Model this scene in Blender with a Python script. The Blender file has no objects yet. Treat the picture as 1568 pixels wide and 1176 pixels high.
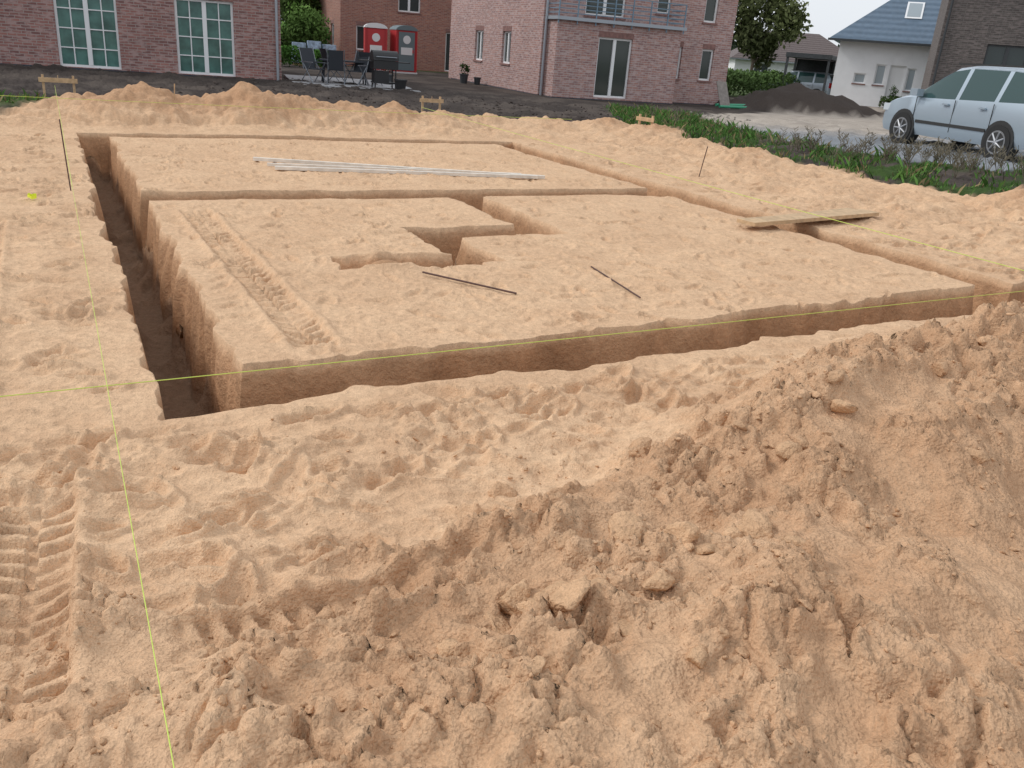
import bpy, math, random
import numpy as np
from mathutils import Vector, Matrix, Euler
random.seed(7); rng=np.random.default_rng(7)
D=bpy.data; SC=bpy.context.scene
# ------------------------------------------------------------------ helpers
def link(o,parent=None):
    SC.collection.objects.link(o)
    if parent: o.parent=parent
    return o
def empty(name,loc=(0,0,0),rot=0):
    e=D.objects.new(name,None); e.location=loc; e.rotation_euler=(0,0,rot); e.empty_display_size=.3
    return link(e)
def newmat(name):
    m=D.materials.new(name); m.use_nodes=True
    nt=m.node_tree; b=nt.nodes['Principled BSDF']; return m,nt,b
def simple(name,col,rough=.6,metal=0,noise=0,nscale=8,bump=0,spec=.5):
    m,nt,b=newmat(name)
    b.inputs['Base Color'].default_value=(*col,1); b.inputs['Roughness'].default_value=rough
    b.inputs['Metallic'].default_value=metal; b.inputs['Specular IOR Level'].default_value=spec
    if noise or bump:
        tc=nt.nodes.new('ShaderNodeTexCoord'); n=nt.nodes.new('ShaderNodeTexNoise'); n.inputs['Scale'].default_value=nscale
        n.inputs['Detail'].default_value=3
        nt.links.new(tc.outputs['Object'],n.inputs['Vector'])
        if noise:
            r=nt.nodes.new('ShaderNodeMapRange'); r.inputs['From Min'].default_value=.3; r.inputs['From Max'].default_value=.7
            r.inputs['To Min'].default_value=1-noise; r.inputs['To Max'].default_value=1+noise
            nt.links.new(n.outputs['Fac'],r.inputs['Value'])
            mx=nt.nodes.new('ShaderNodeVectorMath'); mx.operation='SCALE'; mx.inputs[0].default_value=col
            nt.links.new(r.outputs[0],mx.inputs['Scale']); nt.links.new(mx.outputs[0],b.inputs['Base Color'])
        if bump:
            bp=nt.nodes.new('ShaderNodeBump'); bp.inputs['Strength'].default_value=bump; bp.inputs['Distance'].default_value=.02
            nt.links.new(n.outputs['Fac'],bp.inputs['Height']); nt.links.new(bp.outputs[0],b.inputs['Normal'])
    return m
def attrmat(name,rough=.9,trans=0,spec=.2):
    m,nt,b=newmat(name); a=nt.nodes.new('ShaderNodeAttribute'); a.attribute_name='Col'
    nt.links.new(a.outputs['Color'],b.inputs['Base Color']); b.inputs['Roughness'].default_value=rough
    b.inputs['Specular IOR Level'].default_value=spec
    return m
def npmesh(name,V,F,mats,parent=None,smooth=False,col=None,alpha=None):
    V=np.asarray(V,np.float32); me=D.meshes.new(name); F=np.asarray(F,np.int32)
    k=F.shape[1]; me.vertices.add(len(V)); me.vertices.foreach_set('co',V.ravel())
    me.loops.add(F.size); me.loops.foreach_set('vertex_index',F.ravel())
    me.polygons.add(len(F)); me.polygons.foreach_set('loop_start',np.arange(0,F.size,k,dtype=np.int32))
    me.polygons.foreach_set('loop_total',np.full(len(F),k,np.int32))
    if smooth: me.polygons.foreach_set('use_smooth',np.ones(len(F),bool))
    if col is not None:
        a=me.color_attributes.new('Col','FLOAT_COLOR','POINT'); c=np.ones((len(V),4),np.float32); c[:,:3]=col
        if alpha is not None: c[:,3]=alpha
        a.data.foreach_set('color',c.ravel())
    me.update(calc_edges=True)
    for m in (mats if isinstance(mats,list) else [mats]): me.materials.append(m)
    return link(D.objects.new(name,me),parent)
class MB:
    def __init__(s): s.v=[];s.f=[];s.uv=[]
    def poly(s,pts,uvs=None):
        i=len(s.v); s.v+= [tuple(p) for p in pts]; s.f.append(list(range(i,i+len(pts)))); s.uv+= list(uvs) if uvs else [(0,0)]*len(pts)
    def make(s,name,mat,parent=None,smooth=False,off=(0,0,0)):
        if not s.f: return
        me=D.meshes.new(name); me.from_pydata([(a-off[0],b-off[1],c-off[2]) for a,b,c in s.v],[],s.f)
        ul=me.uv_layers.new(name='UVMap')
        for l in me.loops: ul.data[l.index].uv=s.uv[l.vertex_index]
        me.materials.append(mat)
        if smooth:
            for p in me.polygons: p.use_smooth=True
        return link(D.objects.new(name,me),parent)
    def box(s,T,a0,a1,b0,b1,z0,z1):
        P=[T(a,b,z) for z in (z0,z1) for (a,b) in ((a0,b0),(a1,b0),(a1,b1),(a0,b1))]
        A=abs(a1-a0);B=abs(b1-b0)
        for q,w,u0,v0 in (((0,1,5,4),'a',a0,z0),((2,3,7,6),'a',a0,z0),((1,2,6,5),'b',b0,z0),((3,0,4,7),'b',b0,z0)):
            L=A if w=='a' else B
            s.poly([P[i] for i in q],[(u0,z0),(u0+L,z0),(u0+L,z1),(u0,z1)])
        for q in ((3,2,1,0),(4,5,6,7)): s.poly([P[i] for i in q],[(a0,b0),(a1,b0),(a1,b1),(a0,b1)])
    def cyl(s,p,q,r0,r1=None,n=8,cap=True):
        r1=r0 if r1 is None else r1; p=Vector(p);q=Vector(q);d=(q-p).normalized()
        a=d.orthogonal().normalized();b=d.cross(a)
        A=[p+(a*math.cos(t)+b*math.sin(t))*r0 for t in [2*math.pi*i/n for i in range(n)]]
        B=[q+(a*math.cos(t)+b*math.sin(t))*r1 for t in [2*math.pi*i/n for i in range(n)]]
        for i in range(n): j=(i+1)%n; s.poly([A[i],A[j],B[j],B[i]])
        if cap: s.poly(A[::-1]); s.poly(B)
WT=lambda a,b,z:(a,b,z)
def frame(O,ang=None,e=None):
    if e is None: e=(math.cos(ang),math.sin(ang))
    l=math.hypot(*e); e=(e[0]/l,e[1]/l); n=(-e[1],e[0])
    return lambda a,b,z:(O[0]+e[0]*a+n[0]*b, O[1]+e[1]*a+n[1]*b, z)
# ---------------------------------------------------------------- noise
_P=np.random.default_rng(3).permutation(256); _A=np.random.default_rng(4).random(256)*2*np.pi
_GX=np.cos(_A);_GY=np.sin(_A);_R=np.random.default_rng(5).random((256,3))
def pn(x,y,seed=0):
    x=x+seed*17.31;y=y+seed*9.77
    xi=np.floor(x).astype(np.int64);yi=np.floor(y).astype(np.int64);fx=x-xi;fy=y-yi
    def g(i,j):
        h=_P[(_P[(xi+i)&255]+yi+j)&255]; return _GX[h]*(fx-i)+_GY[h]*(fy-j)
    sx=fx*fx*fx*(fx*(fx*6-15)+10);sy=fy*fy*fy*(fy*(fy*6-15)+10)
    a=g(0,0);a+=sx*(g(1,0)-a);b=g(0,1);b+=sx*(g(1,1)-b)
    return (a+sy*(b-a))*1.5
def fbm(x,y,scale,octv=3,seed=0,gain=.5):
    s=0;a=1;f=1/scale
    for o in range(octv): s=s+a*pn(x*f,y*f,seed+o); a*=gain; f*=2.03
    return s
def worley(x,y,scale,seed=0):
    x=x/scale+seed*7.3;y=y/scale+seed*3.9
    xi=np.floor(x).astype(np.int64);yi=np.floor(y).astype(np.int64)
    best=np.full(x.shape,9.);sec=best.copy();rr=np.zeros(x.shape)
    for i in(-1,0,1):
        for j in(-1,0,1):
            h=_P[(_P[(xi+i)&255]+yi+j)&255]
            d=np.hypot(xi+i+_R[h,0]-x,yi+j+_R[h,1]-y)
            m=d<best; sec=np.where(m,best,np.minimum(sec,d)); best=np.where(m,d,best); rr=np.where(m,_R[h,2],rr)
    return best,sec,rr
def ss(a,b,x):
    t=np.clip((x-a)/(b-a),0,1); return t*t*(3-2*t)
def sdf(X,Y,poly):
    d=np.full(X.shape,1e9);ins=np.zeros(X.shape,bool);n=len(poly)
    for i in range(n):
        x0,y0=poly[i];x1,y1=poly[(i+1)%n];ex,ey=x1-x0,y1-y0
        t=np.clip(((X-x0)*ex+(Y-y0)*ey)/(ex*ex+ey*ey),0,1)
        d=np.minimum(d,np.hypot(X-x0-t*ex,Y-y0-t*ey))
        if y0!=y1:
            c=((y0>Y)!=(y1>Y))&(X<ex*(Y-y0)/(ey)+x0); ins^=c
    return np.where(ins,d,-d)
# ---------------------------------------------------------------- terrain
S0,C0=.4789,.8779
def uv2xy(u,v): return -S0*u+C0*v, C0*u+S0*v
RECT=[(3.62,4.17,.26,9.2,.75),(3.62,14.45,.26,.72,.75),(13.97,14.45,.26,7.5,.6),(3.62,14.45,6.92,7.42,.7),
 (8.86,9.36,.3,7.2,.6),(6.9,9.1,3.84,4.26,.55),(6.9,7.37,2.74,4.26,.55),(5.95,7.37,2.74,3.12,.5),(5.9,6.3,1.75,2.9,.16)]
def march(lo,hi,stepf,edges):
    pts=[];x=lo
    while x<hi: pts.append(x); x+=stepf(x)
    pts.append(hi); pts=np.array(pts)
    for a,b in edges: pts=pts[(pts<a-.004)|(pts>b+.004)]
    ex=np.concatenate([np.linspace(a,b,10) for a,b in edges]) if edges else np.array([])
    p=np.sort(np.concatenate([pts,ex])); return p[np.concatenate([[True],np.diff(p)>.0015])]
W=.07
eu=set();ev=set()
for a,b,c,d,_ in RECT:
    eu|={(a,a+W),(b-W,b)}; ev|={(c,c+W),(d-W,d)}
def su(u):
    if u<.3: return max(.012,.012+(.3-u)*.08)
    if u<3.4: return .0095
    if u<5: return .014
    if u<8: return .022
    if u<17: return .035
    if u<40: return .035+(u-17)*.02
    return .5+(u-40)*.15
def sv(v):
    if v<-1.9: return .0095+(-1.9-v)*.025 if v>-12 else .3+(-12-v)*.15
    if v<3.2: return .0095
    if v<5: return .015
    if v<8: return .022
    if v<12: return .04
    if v<36: return .04+(v-12)*.02
    return .5+(v-36)*.15
us=march(-250,600,su,sorted(eu)); vs=march(-400,500,sv,sorted(ev))
U,Vv=np.meshgrid(us,vs,indexing='ij'); nU,nV=U.shape
u=U.ravel();v=Vv.ravel()
zt=np.zeros(u.shape); edge=np.full(u.shape,9.);din=np.full(u.shape,-9.)
for a,b,c,d,dep in RECT:
    di=np.minimum(np.minimum(u-a,b-u),np.minimum(v-c,d-v))
    zt=np.minimum(zt,-dep*np.clip(di/W,0,1)); edge=np.minimum(edge,np.abs(np.minimum(di,0)));din=np.maximum(din,di)
X,Y=uv2xy(u+.042*(v-.3)*(1-ss(4.4,6.2,u))*ss(1.5,3.4,u)*(1-ss(9,12,v)),v)
dist=np.hypot(X,Y)
we=(1-ss(.05,.35,edge))*(dist<30)
idx=np.where(we>0)[0];X0=X[idx].copy();Y0=Y[idx].copy();nf=1-ss(6,9,dist[idx])*.6
for k,(sc,am,zk) in enumerate(((.9,.045,1.1),(.34,.055,1.2),(.14,.034,.7))):
    wgt=am*we[idx]*(nf if sc<.2 else 1)
    X[idx]+=wgt*pn(X0/sc+zt[idx]*zk,Y0/sc,20+k); Y[idx]+=wgt*pn(X0/sc,Y0/sc-zt[idx]*zk,30+k)
def G2(cx,cy,h,sx,sy,ang=0,pw=1.0):
    c,s=math.cos(ang),math.sin(ang);a=(X-cx)*c+(Y-cy)*s;b=-(X-cx)*s+(Y-cy)*c
    return h*np.exp(-.5*((a/sx)**2+(b/sy)**2)**pw)
def ridge(p,q,h0,h1,sn,sf,wob=0):
    ex,ey=q[0]-p[0],q[1]-p[1];L2=ex*ex+ey*ey;t=((X-p[0])*ex+(Y-p[1])*ey)/L2;tc=np.clip(t,0,1)
    dx=X-p[0]-tc*ex;dy=Y-p[1]-tc*ey;side=(ex*dy-ey*dx)>0
    d=np.hypot(dx,dy)/np.where(side,sf,sn)
    if wob: d=np.clip(d+wob*pn(X*2.6,Y*2.6,47),0,9)
    return (h0+(h1-h0)*tc)*np.exp(-.5*d**1.6)
Z=.02*fbm(X,Y,2.2,2,1)*(dist<60)
m=ridge((.78,2.95),(1.3,3.35),.18,.46,.5,.17,.35)
m=np.maximum(m,ridge((1.3,3.35),(3.1,4.75),.46,.47,.75,.24,.3))
m=np.maximum(m,ridge((3.1,4.75),(5,5.2),.47,.42,.8,.3))
m=np.maximum(m,G2(1.0,2.0,.32,.8,.5,.5))
m=np.maximum(m,ridge((-.32,2.05),(.2,2.4),.09,.20,.35,.15,.4))
m=np.maximum(m,ridge((.2,2.4),(.68,2.95),.20,.22,.45,.15,.4))
m2=ridge((-1.0,2.0),(-.8,2.25),.04,.08,.10,.07,.4); m2=np.maximum(m2,ridge((-.8,2.25),(-.35,2.28),.08,.06,.11,.07,.4))
m=m+m2*.9+G2(-.25,1.5,.08,.35,.3)+G2(-1.1,1.45,.05,.3,.2)+G2(.62,2.75,-.08,.16,.09,.7)+G2(1.75,3.0,.05,.3,.2,.6)
Z+=m
rough=ss(.03,.13,m)*(dist<9)
lefty=ss(-.2,-.9,X)
rough=np.maximum(rough,.75*(1-ss(2.05,2.55,np.hypot(X*.8,Y)))*(dist<9))*(1-.45*lefty)
smoothright=ss(1.0,1.6,X)*(1-ss(2.5,3.2,Y))
pad=(u>4)&(u<14)&(v>.6)&(v<7)
smoothrim=1-(1-ss(.06,.3,edge))*.7
i=np.where((dist<24)&(Y>-2))[0]; x=X[i];y=Y[i]
Z[i]+=smoothrim[i]*(.013*fbm(x,y,.42,2,5)+.012*fbm(x*.8,y*1.25,.15,3,8))
i=np.where((dist<8.5)&(Y>.3))[0]; x=X[i];y=Y[i];rg=rough[i];sr=smoothrim[i];sm=1-.6*smoothright[i]
fl=(u[i]<3.5)*(1-rg)
Z[i]+=sr*.0045*fbm(x,y,.055,2,9)*(1+rg*.3)+fl*.020*fbm(x*.7,y*1.2,.3,2,17)
Z[i]+=rg*sm*(.038*fbm(x,y,.36,2,12)+.010*fbm(x,y,.15,2,13)+.007*(1-2*np.abs(fbm(x,y,.24,2,11))))
cm=np.clip(rg*1.15+.5*ss(.0,.5,fbm(x,y,.5,2,15))*(u[i]<3.5),0,1)*ss(-.45,.15,fbm(x,y,.33,3,14))
for sc,am,sd in ((.19,.046,1),(.10,.036,2),(.05,.017,3),(.028,.008,4)):
    wx=x+.22*sc*pn(x/sc*2,y/sc*2,3);wy=y+.22*sc*pn(x/sc*2,y/sc*2,4)
    d,s2,rr=worley(wx,wy,sc,sd)
    b=ss(.0,.20,s2-d)*(.35+.65*rr)*(rr>.3)
    Z[i]+=am*b*cm*sr*(sm*sm if sc>.05 else sm)
d,s2,rr=worley(x+.04*pn(x*9,y*9,1),y+.04*pn(x*9,y*9,2),.17,7)
Z[i]+=-.012*(1-ss(.0,.06,s2-d))*rg*sm*ss(0,.4,fbm(x,y,.6,1,16))
Z2=Z.reshape(nU,nV);X2=X.reshape(nU,nV);Y2=Y.reshape(nU,nV);T2=zt.reshape(nU,nV)
def dent(cu,cv,L,Wd,ang,dep,rim=.35):
    r=L*1.5;a0,a1=np.searchsorted(us,[cu-r,cu+r]);b0,b1=np.searchsorted(vs,[cv-r,cv+r])
    if a1<=a0 or b1<=b0: return
    sl=(slice(a0,a1),slice(b0,b1)); cx,cy=uv2xy(cu,cv); dx=X2[sl]-cx;dy=Y2[sl]-cy
    c,s=math.cos(ang),math.sin(ang);a=(dx*c+dy*s)/L*2;b=(-dx*s+dy*c)/Wd*2
    b=b*(1+.25*a)+.2*pn(dx*14,dy*14,int(cu*37)&31); q=np.sqrt(a*a+b*b)
    Z2[sl]+=(-dep*(1-ss(.45,1.05,q))+dep*rim*np.exp(-((q-1.2)/.24)**2)*(1+.6*np.sign(a)))*(T2[sl]>-.01)
for k in range(3400):
    if k<420: cu=random.uniform(1.6,3.58);cv=random.uniform(-2.4,6)
    else: cu=random.uniform(1.6,14);cv=random.uniform(-5,11)
    if any(a-.08<cu<b+.08 and c-.08<cv<d+.08 for a,b,c,d,_ in RECT): continue
    if 4.2<cu<14 and .7<cv<6.9:
        dent(cu,cv,random.uniform(.12,.3),random.uniform(.06,.12),random.uniform(0,3.14),random.uniform(.006,.02),.5)
    else:
        x_,y_=uv2xy(cu,cv)
        if math.hypot(x_,y_)<2.2 or math.hypot(x_-1.2,y_-2.6)<1.15: continue
        dent(cu,cv,random.uniform(.16,.3),random.uniform(.08,.13),random.gauss(.5,.6),random.uniform(.010,.034),.5)
def track(p,q,Wd,per,dep,bend=0,flat=0):
    ex,ey=q[0]-p[0],q[1]-p[1];L=math.hypot(ex,ey);ex/=L;ey/=L
    a=(X-p[0])*ex+(Y-p[1])*ey;b=-(X-p[0])*ey+(Y-p[1])*ex+bend*(a*(L-a))
    k=np.where((a>-.1)&(a<L+.1)&(np.abs(b)<Wd)&(zt>-.01))[0];a=a[k];b=b[k]
    m_=ss(-.1,.02,a)*(1-ss(L-.02,L+.1,a));ins=1-ss(Wd*.42,Wd*.52,np.abs(b))
    if flat:   # the tyre presses the loose surface flat before printing its lugs
        base=m[k]*.8-.01; Z[k]+=(base-Z[k])*m_*ins*flat
    saw=.5+.5*np.sin(2*np.pi*(a+np.abs(b)*.45)/per+np.where(b>0,1.6,0)+1.0*pn(a*3,b*3,8))
    lug=ss(.3,.7,saw)*(np.abs(b)>Wd*.05)
    n=.6+.9*pn(a*4,b*4,3)
    Z[k]+=m_*((-dep*.7+dep*1.2*(lug-.5)*np.clip(n,.25,1.3))*ins+dep*.6*np.exp(-((np.abs(b)-Wd*.58)/.03)**2))
Z=Z2.ravel()
track(uv2xy(8.3,1.05),uv2xy(4.45,1.15),.26,.1,.034)
track(uv2xy(8.0,-.55),uv2xy(2.9,-.5),.22,.09,.022)
track((-1.62,2.55),(-1.15,1.6),.26,.085,.040,0,.75)
track((-.80,1.90),(-.26,2.08),.2,.08,.040,.25,.7)
track((.0,1.95),(.3,1.8),.18,.07,.04)
track(uv2xy(3.0,2.2),uv2xy(2.6,5.0),.3,.11,.012)
track(uv2xy(8.5,2.0),uv2xy(4.6,2.6),.24,.1,.006)
def cone(cx,cy,h,r,s=1.3,ang=.5):
    c,si=math.cos(ang),math.sin(ang);a=((X-cx)*c+(Y-cy)*si)/s;b=-(X-cx)*si+(Y-cy)*c
    q=np.hypot(a,b)/r+.16*pn(X*1.9,Y*1.9,41)+.08*pn(X*5,Y*5,42); return h*np.clip(1-q,0,1)**.8
hp=cone(-6.75,15.0,.50,1.1,1.3);hp=np.maximum(hp,cone(-5.1,15.9,.62,1.15,1.25));hp=np.maximum(hp,cone(-4.2,16.6,.42,1.0,1.4))
for cx,cy,h,r,s in ((-7.8,14.5,.22,.8,1.4),(-3.55,17.0,.38,.8,1.3),(-2.75,17.4,.38,.8,1.3),(-1.9,18.0,.24,.7,1.5),(-.9,18.6,.18,.7,1.6),(.4,19.3,.18,.8,1.6),(1.6,19.8,.25,.9,1.5),(2.6,18.8,.25,.8,1.3),(3.1,17.2,.2,.8,1.2),(3.9,15.6,.2,.9,1.1),(7.3,11.3,.42,1.1,1.5),(8.6,10.2,.4,1.2,1.4),(-5.9,15.5,.38,1.0,1.6)):
    hp=np.maximum(hp,cone(cx,cy,h,r,s,.5 if cx<3 else 2.2))
Z+=hp+(hp>.02)*(.04*fbm(X,Y,.35,3,43))
i=np.where((dist>9)&(dist<32))[0]
berm=ss(7.9,9.2,v[i])*ss(2,5,u[i])+ss(14.7,15.4,u[i])
Z[i]+=np.clip(berm,0,1)*(.05+.06*fbm(X[i],Y[i],.8,3,50)+.05*np.abs(fbm(X[i],Y[i],.25,2,52)))
SAND=[(-14,-20),(-14,9),(-9.8,12.4),(-8.3,13.9),(-8.2,15.2),(-7.2,16.2),(-5,17.0),(-3,18.3),(-1.6,19.0),(.8,20.2),(2.2,21.0),(2.9,19.4),(4.1,16.8),(5.6,14.4),(6.9,12.1),(9,10.2),(14,7),(14,-20)]
ROAD=[(14,12),(9.3,15.2),(6.9,16.1),(5.8,19.0),(5.0,23.5),(4.9,27.3),(7,31.5),(9.8,36.5),(14,46),(19,58),(25,62),(17,44),(14.2,33),(14.5,27),(17.5,20),(22,10)]
VERG=[(2.3,28),(2.2,21.0),(2.9,19.4),(4.1,16.8),(5.6,14.4),(6.9,12.1),(9,10.2),(14,7),(14,12),(9.3,15.2),(6.9,16.1),(5.8,19.0),(5.0,23.5),(4.9,27.3),(4.0,28.5)]
i=np.where((dist<90)&(dist>8))[0]
sd=np.where(dist<=8,5.,-50.);rd=np.full(u.shape,-50.);vg=rd.copy()
sd[i]=sdf(X[i],Y[i],SAND)+.25*fbm(X[i],Y[i],.9,3,60);rd[i]=sdf(X[i],Y[i],ROAD)+.18*fbm(X[i],Y[i],1.2,3,61);vg[i]=sdf(X[i],Y[i],VERG)+.2*fbm(X[i],Y[i],.7,3,62)
sandm=np.where(dist<90,ss(-.12,.12,sd),0);roadm=ss(-.15,.15,rd)*(1-sandm);vergm=ss(-.25,.15,vg)*(1-sandm)*(1-roadm)
soilz=(1-sandm)*(1-roadm)*(dist<60)
i=np.where(soilz>.01)[0]
Z[i]+=soilz[i]*(.05*fbm(X[i],Y[i],.7,3,70)+.04*np.abs(fbm(X[i],Y[i],.3,2,71)))*(Y[i]<29)
RAISE=lambda x,y:.2*np.exp(-(((x-10)/5.5)**2+((y-18)/8.)**2))
Z+=RAISE(X,Y)*ss(.3,-1.2,sd)
sp=np.maximum(np.maximum(cone(11.0,38.0,1.15,2.3,1.5,.2),cone(12.9,38.8,.75,1.8,1.3,.2)),cone(9.6,37.2,.5,1.5,1.3,.2)); Z+=sp+ (sp>0)*.08*fbm(X,Y,.4,3,77)
Z+=G2(*uv2xy(6.05,2.1),.17,.16,.12,.5)+G2(*uv2xy(6.1,2.45),.08,.2,.1,.5)
Z+=zt
i=np.where((zt<-.2))[0]
slump=np.exp(-np.clip(din[i]-W,0,1)/.08)
Z[i]+=.03*fbm(X[i],Y[i],.3,3,80)+.3*slump*np.clip(fbm(X[i],Y[i],.4,2,81)+.12,0,1)*(din[i]>W*.7)
heightmap=Z.reshape(nU,nV)
def hz(x,y):
    uu=-S0*x+C0*y;vv=C0*x+S0*y
    a=np.clip(np.searchsorted(us,uu),1,nU-1);b=np.clip(np.searchsorted(vs,vv),1,nV-1)
    fa=(uu-us[a-1])/(us[a]-us[a-1]);fb=(vv-vs[b-1])/(vs[b]-vs[b-1])
    return (heightmap[a-1,b-1]*(1-fa)+heightmap[a,b-1]*fa)*(1-fb)+(heightmap[a-1,b]*(1-fa)+heightmap[a,b]*fa)*fb
def C(*c): return np.array(c)
col=np.empty((len(u),3))
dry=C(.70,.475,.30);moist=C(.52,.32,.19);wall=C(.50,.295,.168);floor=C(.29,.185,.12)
t=np.zeros(len(u));i=np.where(dist<40)[0]
t[i]=.6*ss(-.4,.5,fbm(X[i],Y[i],.8,3,90))+.4*ss(-.35,.35,fbm(X[i],Y[i],.16,3,93))
mo=np.clip(.05+.5*t+.55*rough,0,1.1)
mo=np.where(pad,mo*.75,mo)
mo=np.clip(mo+.8*ss(.06,.3,hp),0,1.1)
col[:]=dry+(moist-dry)*mo[:,None]
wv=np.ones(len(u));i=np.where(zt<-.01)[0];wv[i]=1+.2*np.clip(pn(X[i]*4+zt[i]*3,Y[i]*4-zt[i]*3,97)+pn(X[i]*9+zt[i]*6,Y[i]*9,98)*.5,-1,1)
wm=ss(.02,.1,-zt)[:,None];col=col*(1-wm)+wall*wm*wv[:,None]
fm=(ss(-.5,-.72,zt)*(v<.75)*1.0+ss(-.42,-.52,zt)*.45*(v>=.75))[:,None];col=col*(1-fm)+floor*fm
soil=C(.060,.049,.044);sv_=ss(-.4,.5,fbm(X,Y,1.3,3,91)*(dist<90))[:,None]
soilc=soil*(1-sv_)+C(.10,.082,.071)*sv_
grassc=C(.05,.085,.025);farc=C(.07,.1,.035)
soilc=np.where((dist>52)[:,None],farc,soilc)
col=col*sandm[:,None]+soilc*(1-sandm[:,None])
gr=(vergm*ss(-.2,.3,fbm(X,Y,.9,2,92)))[:,None];col=col*(1-gr)+grassc*gr
rc=C(.40,.35,.30);rc2=C(.25,.265,.285);rt=ss(26,20,Y)[:,None];rcol=(rc*(1-rt)+rc2*rt)*(1+.25*np.clip(fbm(X,Y,.8,3,95),-1,1)*(dist<60))[:,None]
col=col*(1-roadm[:,None])+rcol*roadm[:,None]
spm=ss(.02,.15,sp)[:,None];col=col*(1-spm)+C(.075,.06,.052)*spm
lg=(ss(-.6,.4,1.0-np.hypot((X+9.6)/2.2,(Y-14.9)/.9))*(1-sandm)*.9)[:,None];col=col*(1-lg)+C(.09,.12,.04)*lg
P=np.stack([X,Y,Z],1)
ii=np.arange(nU*nV).reshape(nU,nV)
F=np.stack([ii[:-1,:-1].ravel(),ii[:-1,1:].ravel(),ii[1:,1:].ravel(),ii[1:,:-1].ravel()],1)
gm,nt,b=newmat('sand_and_soil')
at=nt.nodes.new('ShaderNodeAttribute');at.attribute_name='Col'
tc=nt.nodes.new('ShaderNodeTexCoord')
def nz(sc,det=4,rough=.6):
    n=nt.nodes.new('ShaderNodeTexNoise');n.inputs['Scale'].default_value=sc;n.inputs['Detail'].default_value=det;n.inputs['Roughness'].default_value=rough
    nt.links.new(tc.outputs['Object'],n.inputs['Vector']);return n
def mr(src,a,b_,c,d):
    r=nt.nodes.new('ShaderNodeMapRange')
    for k,val in zip(('From Min','From Max','To Min','To Max'),(a,b_,c,d)): r.inputs[k].default_value=val
    nt.links.new(src,r.inputs['Value']);return r.outputs[0]
def mth(op,a,b_):
    m=nt.nodes.new('ShaderNodeMath');m.operation=op
    for k,q in enumerate((a,b_)):
        if isinstance(q,(int,float)): m.inputs[k].default_value=q
        else: nt.links.new(q,m.inputs[k])
    return m.outputs[0]
n2,n3=nz(24,3,.72),nz(170,1)
fac=mth('MULTIPLY',mr(n2.outputs['Fac'],.3,.7,.84,1.14),mr(n3.outputs['Fac'],.3,.7,.88,1.11))
sc_=nt.nodes.new('ShaderNodeVectorMath');sc_.operation='SCALE';nt.links.new(at.outputs['Color'],sc_.inputs[0]);nt.links.new(fac,sc_.inputs['Scale'])
nt.links.new(sc_.outputs[0],b.inputs['Base Color']);b.inputs['Roughness'].default_value=.95;b.inputs['Specular IOR Level'].default_value=.12
vo=nt.nodes.new('ShaderNodeTexVoronoi');vo.inputs['Scale'].default_value=75;nt.links.new(tc.outputs['Object'],vo.inputs['Vector'])
vh=mth('MULTIPLY',mr(vo.outputs['Distance'],0,.7,.005,0),at.outputs['Alpha'])
hh=mth('ADD',mth('ADD',mth('MULTIPLY',n2.outputs['Fac'],.020),mth('MULTIPLY',n3.outputs['Fac'],.003)),vh)
b1=nt.nodes.new('ShaderNodeBump');b1.inputs['Strength'].default_value=.85;b1.inputs['Distance'].default_value=1.0;nt.links.new(hh,b1.inputs['Height'])
nt.links.new(b1.outputs[0],b.inputs['Normal'])
alpha=np.clip(rough*.9+.25,0,1)*(dist<12)
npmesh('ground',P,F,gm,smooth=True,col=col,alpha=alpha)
# ---------------------------------------------------------------- sand clods
def ico(sub):
    import bmesh
    bm=bmesh.new();bmesh.ops.create_icosphere(bm,subdivisions=sub,radius=1)
    v=np.array([x.co[:] for x in bm.verts]);f=np.array([[q.index for q in p.verts] for p in bm.faces]);bm.free();return v,f
ICO={1:ico(1),2:ico(2),3:ico(3)}
def clods(name,pts,sizes,col,mat,sink=.1,sub=2,smooth=False,flat=(.4,.8),jit=.18,lump=0):
    iv,iff=ICO[sub];N=len(pts);pts=np.array(pts);s=np.array(sizes);r=np.random.default_rng(len(pts))
    sc=np.stack([r.uniform(.7,1.25,N),r.uniform(.7,1.25,N),r.uniform(*flat,N)],1)*s[:,None]
    w=np.repeat(iv[None],N,0)*(1+jit*r.normal(size=(N,len(iv),1)))
    for _ in range(7):
        nn=r.normal(size=(N,1,3));nn/=np.linalg.norm(nn,axis=2,keepdims=True);d=r.uniform(.4,.8,(N,1));q=(w*nn).sum(2);ex=np.clip(q-d,0,None);w=w-nn*ex[...,None]
    if lump:
        o=r.uniform(0,99,(N,1));w=w*(1+lump*pn(w[...,0]*2.2+o,w[...,1]*2.2+w[...,2]*2.9+o,5)+lump*.5*pn(w[...,0]*5+o,w[...,1]*5-w[...,2]*5+o,6))[...,None]
    w=w*sc[:,None,:];a=r.uniform(0,6.28,N);c,si=np.cos(a)[:,None],np.sin(a)[:,None]
    tl=r.normal(size=(N,2))*.25;w[...,2]+=w[...,0]*tl[:,0:1]+w[...,1]*tl[:,1:2]
    z=hz(pts[:,0],pts[:,1])+s*sink
    w=np.stack([w[...,0]*c-w[...,1]*si+pts[:,0:1],w[...,0]*si+w[...,1]*c+pts[:,1:2],w[...,2]+z[:,None]],2).reshape(-1,3)
    Fq=(iff[None]+(np.arange(N)*len(iv))[:,None,None]).reshape(-1,3)
    cc=np.repeat(np.array(col)*r.uniform(.9,1.1,(N,1)),len(iv),0)
    return npmesh(name,w,Fq,mat,smooth=smooth,col=cc,alpha=.6)
r=np.random.default_rng(21);N=70000
x=r.uniform(-2.4,4.2,N);y=r.uniform(1.0,5.6,N);uu=-S0*x+C0*y
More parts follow.
